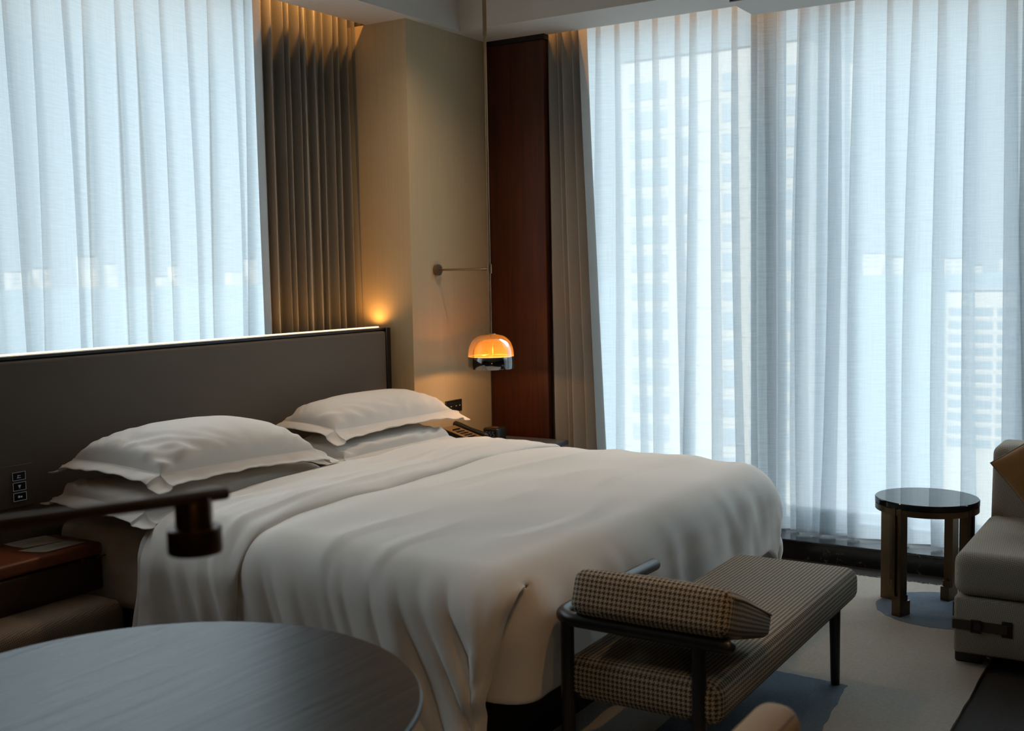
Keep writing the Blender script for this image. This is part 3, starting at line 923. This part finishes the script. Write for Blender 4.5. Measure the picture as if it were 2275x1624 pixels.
# cushion: near edge on the rail, far edge on the seat
def slab_cushion(n=18):
    bm = bmesh.new(); uvl = bm.loops.layers.uv.new('uv')
    L, Wd, T = .46, .40, .125        # along Y, down the slope, thickness
    r = bmesh.ops.create_cube(bm, size=1)
    bmesh.ops.scale(bm, vec=(Wd, L, T), verts=bm.verts[:])
    bmesh.ops.bevel(bm, geom=bm.edges[:], offset=.034, segments=5, profile=.5, affect='EDGES')
    bmesh.ops.subdivide_edges(bm, edges=[e for e in bm.edges if e.calc_length() > .1], cuts=5, use_grid_fill=True)
    bm.normal_update()
    for f in bm.faces:
        nn = f.normal; k = max(range(3), key=lambda q: abs(nn[q]))
        for l in f.loops:
            c = l.vert.co
            l[uvl].uv = (c.y, c.z) if k == 0 else ((c.x, c.z) if k == 1 else (c.x, c.y))
    for v in bm.verts:
        c = v.co
        k = max(0, 1-(2*c.x/Wd)**2)*max(0, 1-(2*c.y/L)**2)
        s = (c.x/Wd+.5)                      # 0 near, 1 far: flatter at the far edge
        c.z *= (1-.38*max(0, s-.25)/.75)
        c.z += (.016 if c.z > 0 else -.006)*k
        c.y *= 1+.02*(1-(2*c.x/Wd)**2)
    a = math.radians(20)
    rot = Matrix.Rotation(a, 4, 'Y') @ Matrix.Rotation(math.radians(1), 4, 'X')
    mt = Matrix.Translation((2.835, 1.262, .560)) @ Matrix.Rotation(math.radians(2), 4, 'Z') @ rot
    bmesh.ops.transform(bm, matrix=mt, verts=bm.verts[:])
    return bm, mt, (L, Wd, T)
bm, mt, (L, Wd, T) = slab_cushion()
CU = link('bench_cushion', bm, 'hound', None, True, 180)
tag(CU, 'houndstooth cushion leaning over the black rail at the near end of the bench', 'cushion')
def cpt(x, y, z): return mt @ Vector((x, y, z))
for zz in (.30,):
    pp = []
    for k in range(14):
        t = -1+2*k/13
        s = t*.5+.5
        pp.append(cpt(t*(Wd/2-.03), -L/2-.001-.0*t, .042*(1-.38*max(0, s-.25)/.75)+.002))
    tb('piping', pp, .0032, 'tanseam', CU, 8)

# ------------------------------------------------------------------ small round side table by the window
SX, SY = 5.027, 1.03
ST = thing('side_table', 'small round side table with a glossy black top and bronze legs, by the window', 'table', (SX, SY, 0))
bm = bmesh.new(); lathe(bm, [(.001, .478), (.213, .478), (.2165, .482), (.2165, .501), (.213, .505), (.001, .505)], SX, SY, 72)
link('top', bm, pbr('black_gloss_top', (.010, .011, .013), .05, noise_amt=.1, spec=.24), ST, True, 30)
bm = bmesh.new(); lathe(bm, [(.205, .478), (.2145, .478), (.2145, .452), (.205, .452), (.205, .478)], SX, SY, 72)
link('apron', bm, 'bronze', ST, True, 30)
for (fx, fy) in ((4.853, 1.100), (5.098, 1.208), (5.201, .961), (4.956, .852)):
    ang = math.atan2(fy-SY, fx-SX)
    bm = bmesh.new()
    # flat bar leg with a slot and a stepped foot; radial depth .03, width .042
    w, dp = .021, .030
    for (r0, r1, w0, w1, z0, z1) in ((.170, .2165, -w, -w*.35, .10, .482), (.170, .2165, w*.35, w, .10, .482), (.170, .208, -w*.35, w*.35, .11, .482),
                                     (.170, .2165, -w, w, 0, .10), (.145, .172, -w, w, 0, .075), (.160, .172, -w*.9, w*.9, .075, .10)):
        vs = box(bm, r0, r1, w0, w1, z0, z1)
    bmesh.ops.transform(bm, matrix=Matrix.Translation((SX, SY, 0)) @ Matrix.Rotation(ang, 4, 'Z'), verts=bm.verts[:])
    link('leg', bm, 'bronze', ST, False)

# ------------------------------------------------------------------ sofa
SF = thing('sofa', 'pale woven sofa with a strap at its end, at the right edge by the window', 'sofa', (4.8, -.3, 0))
YL = .79; YE = -1.5
o = bx('base', (4.35, 5.30, YE, YL, .055, .270), 'sofa', SF, .012, 3); box_uv(o)
o = bx('seat_cushion', (4.345, 5.12, -.36, YL+.004, .272, .440), 'sofa', SF, .045, 6); box_uv(o)
o = bx('seat_cushion', (4.345, 5.12, YE, -.365, .272, .440), 'sofa', SF, .045, 6); box_uv(o)
bm = bmesh.new(); box(bm, 5.06, 5.30, YE, YL-.01, .272, .738)
bmesh.ops.bevel(bm, geom=bm.edges[:], offset=.04, segments=5, profile=.5, affect='EDGES')
for v in bm.verts:
    if v.co.z > .5: v.co.x += .22*(v.co.z-.5)
o = link('backrest', bm, 'sofa', SF); box_uv(o)
for y in (YL-.05, -.4, YE+.1):
    bx('foot', (4.38, 4.46, y-.05, y+.05, 0.012, .06), 'blackmetal', SF, .006, 1)
st = bx('strap', (4.343, 4.352, .60, YL+.003, .148, .186), 'olive', SF, .002, 1)
bx('strap_return', (4.346, 4.60, YL+.0, YL+.004, .148, .186), 'olive', SF, .001, 1)
bm = bmesh.new()
for d in ((.690, .728, .185, .192), (.690, .728, .142, .149), (.690, .695, .145, .19), (.723, .728, .145, .19)): box(bm, 4.337, 4.344, *d, bev=.001, seg=1)
link('buckle', bm, 'blackmetal', st, False)
bx('strap_slot', (4.346, 4.3515, .585, .622, .138, .198), 'plastic', st, .002, 1)

# loose cushions on the sofa (only a sliver of each is in the frame)
def soft_cushion(name, label, cat, c, w, h, t, rot, mat, piping=None):
    bm = bmesh.new(); n = 18
    def pt(u, v, s):
        uu, vv = u*(1-.05*(1-v*v)), v*(1-.05*(1-u*u))
        B = ((1-abs(u)**2.4)*(1-abs(v)**2.4))**.55
        return Vector((uu*w/2, s*(t/2*B+.002), vv*h/2))
    k = [-math.cos(PI*i/n) for i in range(n+1)]
    A = grid_mesh(bm, [[pt(u, v, -1) for u in k] for v in k]); Bq = grid_mesh(bm, [[pt(u, v, 1) for u in reversed(k)] for v in k])
    for r in range(n):
        bm.faces.new((A[r][n], A[r+1][n], Bq[r+1][0], Bq[r][0])[::-1]); bm.faces.new((A[r+1][0], A[r][0], Bq[r][n], Bq[r+1][n])[::-1])
        bm.faces.new((A[0][r+1], A[0][r], Bq[0][n-r], Bq[0][n-r-1])); bm.faces.new((A[n][r], A[n][r+1], Bq[n][n-r-1], Bq[n][n-r]))
    mtx = Matrix.Translation(c) @ rot
    bmesh.ops.transform(bm, matrix=mtx, verts=bm.verts[:])
    bmesh.ops.recalc_face_normals(bm, faces=bm.faces[:])
    o = link(name, bm, mat, None, True, 180); tag(o, label, cat); box_uv(o)
    if piping:
        rim = [mtx @ Vector((x*w/2*(1-.05*(1-z*z)), 0, z*h/2*(1-.05*(1-x*x)))) for x, z in
               [(-1+2*i/10, -1) for i in range(10)]+[(1, -1+2*i/10) for i in range(10)]+[(1-2*i/10, 1) for i in range(10)]+[(-1, 1-2*i/10) for i in range(11)]]
        tb('piping', rim, .004, piping, o, 8)
    return o
soft_cushion('sofa_cushion', 'grey woven cushion with pale piping standing against the sofa back', 'cushion', (5.0, .38, .64), .50, .36, .14,
             Matrix.Rotation(PI/2, 4, 'Z') @ Matrix.Rotation(math.radians(0), 4, 'X'), 'greyc', 'white')
soft_cushion('throw_pillow', 'mustard yellow throw pillow leaning on the sofa, tip showing at the frame edge', 'cushion', (4.84, .485, .672), .37, .37, .14,
             Matrix.Rotation(PI/2, 4, 'Z') @ Matrix.Rotation(math.radians(8), 4, 'X') @ Matrix.Rotation(math.radians(38), 4, 'Y'), 'mustard', 'tanseam')

# ------------------------------------------------------------------ rug
bm = bmesh.new()
rr = random.Random(9)
def rug_outline():
    x0, x1, ya, yb = 1.9, 5.41, .675, 1.79
    pts = []
    for k in range(40): pts.append((x0+(x1-x0)*k/40, ya+.003*rr.uniform(-1, 1)))
    for k in range(90): pts.append((x1+.006*rr.uniform(-1, 1)-.03*0, ya+(yb-ya)*k/90))
    for k in range(40): pts.append((x1-(x1-x0)*k/40, yb))
    for k in range(20): pts.append((x0, yb-(yb-ya)*k/20))
    return pts
vs = [bm.verts.new((x, y, .012)) for x, y in rug_outline()]
f = bm.faces.new(vs)
ex = bmesh.ops.extrude_face_region(bm, geom=[f])
for g in ex['geom']:
    if isinstance(g, bmesh.types.BMVert): g.co.z = .001
RUG = link('rug', bm, 'rug', None, False)
tag(RUG, 'beige wool rug with blue-grey patches under the bench and side table', 'rug')
def patch(pts):
    bm = bmesh.new(); vs = [bm.verts.new((x, y, .0135)) for x, y in pts]
    f = bm.faces.new(vs)
    ex = bmesh.ops.extrude_face_region(bm, geom=[f])
    for g in ex['geom']:
        if isinstance(g, bmesh.types.BMVert): g.co.z = .0115
    bmesh.ops.recalc_face_normals(bm, faces=bm.faces[:])
    o = link('blue_patch', bm, 'rugblue', RUG, False); o['label'] = 'blue-grey woven patch'
    return o
def rough(poly, n=24, a=.004):
    out = []
    for i, p in enumerate(poly):
        q = poly[(i+1) % len(poly)]
        for k in range(n):
            t = k/n; out.append((p[0]+(q[0]-p[0])*t+rr.uniform(-a, a), p[1]+(q[1]-p[1])*t+rr.uniform(-a, a)))
    return out
patch(rough([(3.925, 1.07), (3.955, 1.50), (2.3, 1.50), (2.3, .93), (3.0, .99)]))
pc = []
for k in range(64):
    t = 2*PI*k/64
    pc.append((5.02+.275*math.cos(t)*(1 if math.cos(t) < 0 else 1.0)+rr.uniform(-.004, .004), .95+.285*math.sin(t)+rr.uniform(-.004, .004)))
patch(pc)
# loose fringe threads at the far edge
bm = bmesh.new()
for k in range(46):
    y = rr.uniform(.72, 1.35) if k < 34 else rr.uniform(1.35, 1.9); x = 5.408
    a = rr.uniform(-.9, .9); l = rr.uniform(.008, .03)
    tube(bm, [(x, y, .010), (x+l*.5*math.cos(a), y+l*.5*math.sin(a), .016), (x+l*math.cos(a*1.6), y+l*math.sin(a*1.6), .010)], .0007, 5)
fr = link('fringe', bm, 'rug', RUG); fr['kind'] = 'stuff'

# ------------------------------------------------------------------ round table in the foreground
TX, TY, TR = 1.281, 1.606, .505
TB = thing('round_table', 'round dark oak table in the foreground, reflecting the window', 'table', (TX, TY, 0))
bm = bmesh.new(); lathe(bm, [(.001, .708), (TR-.045, .708), (TR-.012, .718), (TR, .730), (TR, .736), (TR-.004, .740), (.001, .740)], TX, TY, 128)
link('tabletop', bm, 'tabwood', TB, True, 25)
bm = bmesh.new(); lathe(bm, [(.001, .0), (.28, .0), (.285, .012), (.27, .022), (.06, .035), (.045, .08), (.045, .62), (.07, .69), (.16, .708)], TX, TY, 48, True)
link('pedestal', bm, 'black', TB)

# ------------------------------------------------------------------ reading lamp, arm reaching in from the left
LP = thing('reading_lamp', 'dark bronze reading lamp arm with a round head above the round table', 'lamp', (-.05, .99, 0))
tip = Vector((1.012, 1.081, 1.224)); lef = Vector((.677, 1.054, 1.2535))
dv = (tip-lef).normalized()
pole = tip-dv*1.05
tb('arm', [pole, tip], .0080, 'lampm', LP, 16)
hd = Vector((.9665, 1.0945-.004, 0))
bm = bmesh.new(); lathe(bm, [(.001, 1.226), (.0225, 1.225), (.0235, 1.221), (.0235, 1.187)], hd.x, hd.y, 40); link('neck', bm, 'lampm', LP)
bm = bmesh.new(); lathe(bm, [(.0235, 1.1885), (.0325, 1.1885), (.0342, 1.187), (.0345, 1.158), (.0335, 1.1555), (.030, 1.1555), (.028, 1.175), (.001, 1.176)], hd.x, hd.y, 48); link('lamp_head', bm, 'lampm', LP)
tb('pole', [(pole.x, pole.y, .02), (pole.x, pole.y, pole.z+.03)], .010, 'lampm', LP, 16)
bm = bmesh.new(); lathe(bm, [(.001, 0), (.13, 0), (.132, .006), (.128, .016), (.02, .022), (.001, .022)], pole.x, pole.y, 40); link('base', bm, 'lampm', LP)
LP.location = (pole.x, pole.y, 0)
for ch in LP.children: ch.matrix_parent_inverse = Matrix.Translation((-pole.x, -pole.y, 0))

# ------------------------------------------------------------------ tan chair, only the top corner of its back in the frame
CH = thing('chair', 'tan upholstered chair back with a seam, at the bottom edge of the picture', 'chair', (1.5, .85, 0))
bm = bmesh.new(); box(bm, 1.22, 1.785, .555, .638, .40, .782)
bmesh.ops.bevel(bm, geom=bm.edges[:], offset=.036, segments=6, profile=.5, affect='EDGES')
cb_ = link('backrest', bm, 'tan', CH)
tb('seam', [(1.25, .5635, .770), (1.74, .5635, .770), (1.765, .566, .765), (1.776, .575, .74), (1.776, .575, .45)], .0018, 'tanseam', cb_, 8)
bx('seat', (1.22, 1.78, .60, 1.10, .36, .46), 'tan', CH, .03, 4)
for (x, y) in ((1.27, .62), (1.73, .62), (1.27, 1.05), (1.73, 1.05)):
    tb('leg', [(x, y, 0), (x, y, .37)], [.013, .019], 'black', CH, 12)

# ------------------------------------------------------------------ out of the frame: recessed warm downlights and an added warm fill
lamp('downlight', 'SPOT', (4.45, 3.0, 3.2), 85, SOFTWARM, spot_size=math.radians(120), spot_blend=1, shadow_soft_size=.05, rot=(0, 0, 0))
lamp('warm_fill_light', 'POINT', (-.9, -1.2, 1.9), 12, SOFTWARM, shadow_soft_size=.15)  # added warm fill behind the camera, no lamp stands there
lamp('downlight', 'SPOT', (.7, -.2, 3.2), 46, SOFTWARM, spot_size=math.radians(44), spot_blend=.8, shadow_soft_size=.03, rot=(math.radians(17.4), math.radians(-20.6), 0))
lamp('downlight', 'SPOT', (2.3, .55, 3.2), 60, (1, .55, .22), spot_size=math.radians(36), spot_blend=.9, shadow_soft_size=.03, rot=(math.radians(11.3), math.radians(-9.4), 0))

# ------------------------------------------------------------------ outside: park land and towers, distance haze put into ground and window colours
g = bx('ground', (5, 4000, -3000, 3000, -46, -45), 'ground', None); g['kind'] = 'structure'
g2 = bx('ground', (-3000, 5, 40, 4000, -46, -45), 'ground', None); g2['kind'] = 'structure'

def tower(name, label, x, y0, y1, ztop, floors, fh, cols, depth=16, group=None, mat='facade', zbot=-45, band=True, win='winfar'):
    T_ = thing(name, label, 'building', (x, (y0+y1)/2, zbot), group)
    bx('walls', (x, x+depth, y0, y1, zbot, ztop), mat, T_, smooth=False)
    bx('roof', (x+.3, x+depth, y0+.3, y1-.3, ztop, ztop+.3), 'roof', T_, smooth=False)
    for k in range(floors):
        z = ztop-2.2-fh*k
        if band: bx('floor_band', (x-.03, x, y0, y1, z-fh*.86, z-fh*.62), mat, T_, smooth=False)
        for (a, b) in cols:
            bx('window', (x-.06, x+.02, y0+(y1-y0)*a, y0+(y1-y0)*b, z-fh*.60, z), win, T_, smooth=False)
    return T_
tower('apartment_tower', 'tall pale apartment tower seen through the sheer behind the bed foot', 110, 34.0, 54.6, 24.0, 14, 3.05, ((.04, .30), (.36, .44), (.60, .68), (.74, .95)))
tower('office_block', 'white office block with rows of windows seen through the sheer above the sofa', 170, 22.6, 32.5, -2.0, 11, 1.9, ((.04, .30), (.36, .62), (.68, .96)), win='winfar2')
# added teal ridge, stands in for the haze that hides the skyline's feet
def haze_rise(axis, at, a, b, z, seed):
    bm = bmesh.new(); n = 60; top = []; bot = []
    for k in range(n+1):
        t = a+(b-a)*k/n; zz = z+2.2*nz(k*.35, seed)+1.2*nz(k*1.3, seed+3)
        p = (lambda d, h: (at+d, t, h)) if axis == 'x' else (lambda d, h: (t, at+d, h))
        bot.append(p(-400, -45.5)); top.append([p(0, zz), p(300, zz+.5)])
    V0 = [bm.verts.new(p) for p in bot]; V1 = [bm.verts.new(p[0]) for p in top]; V2 = [bm.verts.new(p[1]) for p in top]
    for k in range(n):
        bm.faces.new((V0[k], V0[k+1], V1[k+1], V1[k])); bm.faces.new((V1[k], V1[k+1], V2[k+1], V2[k]))
    return struct(link('haze_ridge', bm, 'ground', None, True, 180))
haze_rise('x', 2600, -600, 1500, -12.0, 1.0)
haze_rise('y', 2600, 1000, 3200, -12.5, 5.0)
SKY_R = (('pale building on the skyline above the side table, leftmost of that row', 759, 49, 41),
         ('narrow pale building on the skyline above the side table, second from left', 702, 27, 30),
         ('wide pale building on the skyline above the right edge of the side table', 557, 45, 24),
         ('low narrow building on the skyline between the wide one and the office block', 504, 23, 5),
         ('pale building on the skyline rising just behind the white office block', 433, 31, 23))
SKY_L = (('pale building on the skyline at the left frame edge, through the curtain above the headboard', 2036, 65, 37),
         ('narrow pale building on the skyline above the headboard, second from the left frame edge', 2117, 40, 47),
         ('tallest pale building on the skyline in the left half of the curtain above the headboard', 2282, 57, 83),
         ('slim building on the skyline just right of the tallest one above the headboard', 2370, 28, 60),
         ('lowest building on the skyline above the middle of the headboard', 2579, 38, 18),
         ('slim tall building on the skyline right of the lowest one above the headboard', 2628, 24, 54),
         ('wide low building on the skyline near the grey-brown drape', 2910, 66, 31),
         ('tall pale building on the skyline next to the edge of the grey-brown drape', 2989, 41, 80))
def far_block(axis, label, c, w, zt):
    T_ = thing('distant_building', label, 'building', (3000, c, -45) if axis == 'x' else (c, 3000, -45), 'buildings on the skyline')
    def b(name, u0, u1, d0, d1, z0, z1, mat):
        bx(name, (3000+d0, 3000+d1, u0, u1, z0, z1) if axis == 'x' else (u0, u1, 3000+d0, 3000+d1, z0, z1), mat, T_, smooth=False)
    b('walls', c-w/2, c+w/2, 0, 30, -45, zt, 'facade')
    b('roof', c-w*.4, c+w*.4, 4, 26, zt, zt+4, 'roof')
    for k in range(3):
        for s in (-.24, .24):
            b('window', c+w*(s-.16), c+w*(s+.16), -.4, .4, zt-9-12*k, zt-4-12*k, 'winfar')
for q in SKY_R: far_block('x', *q)
for q in SKY_L: far_block('y', *q)
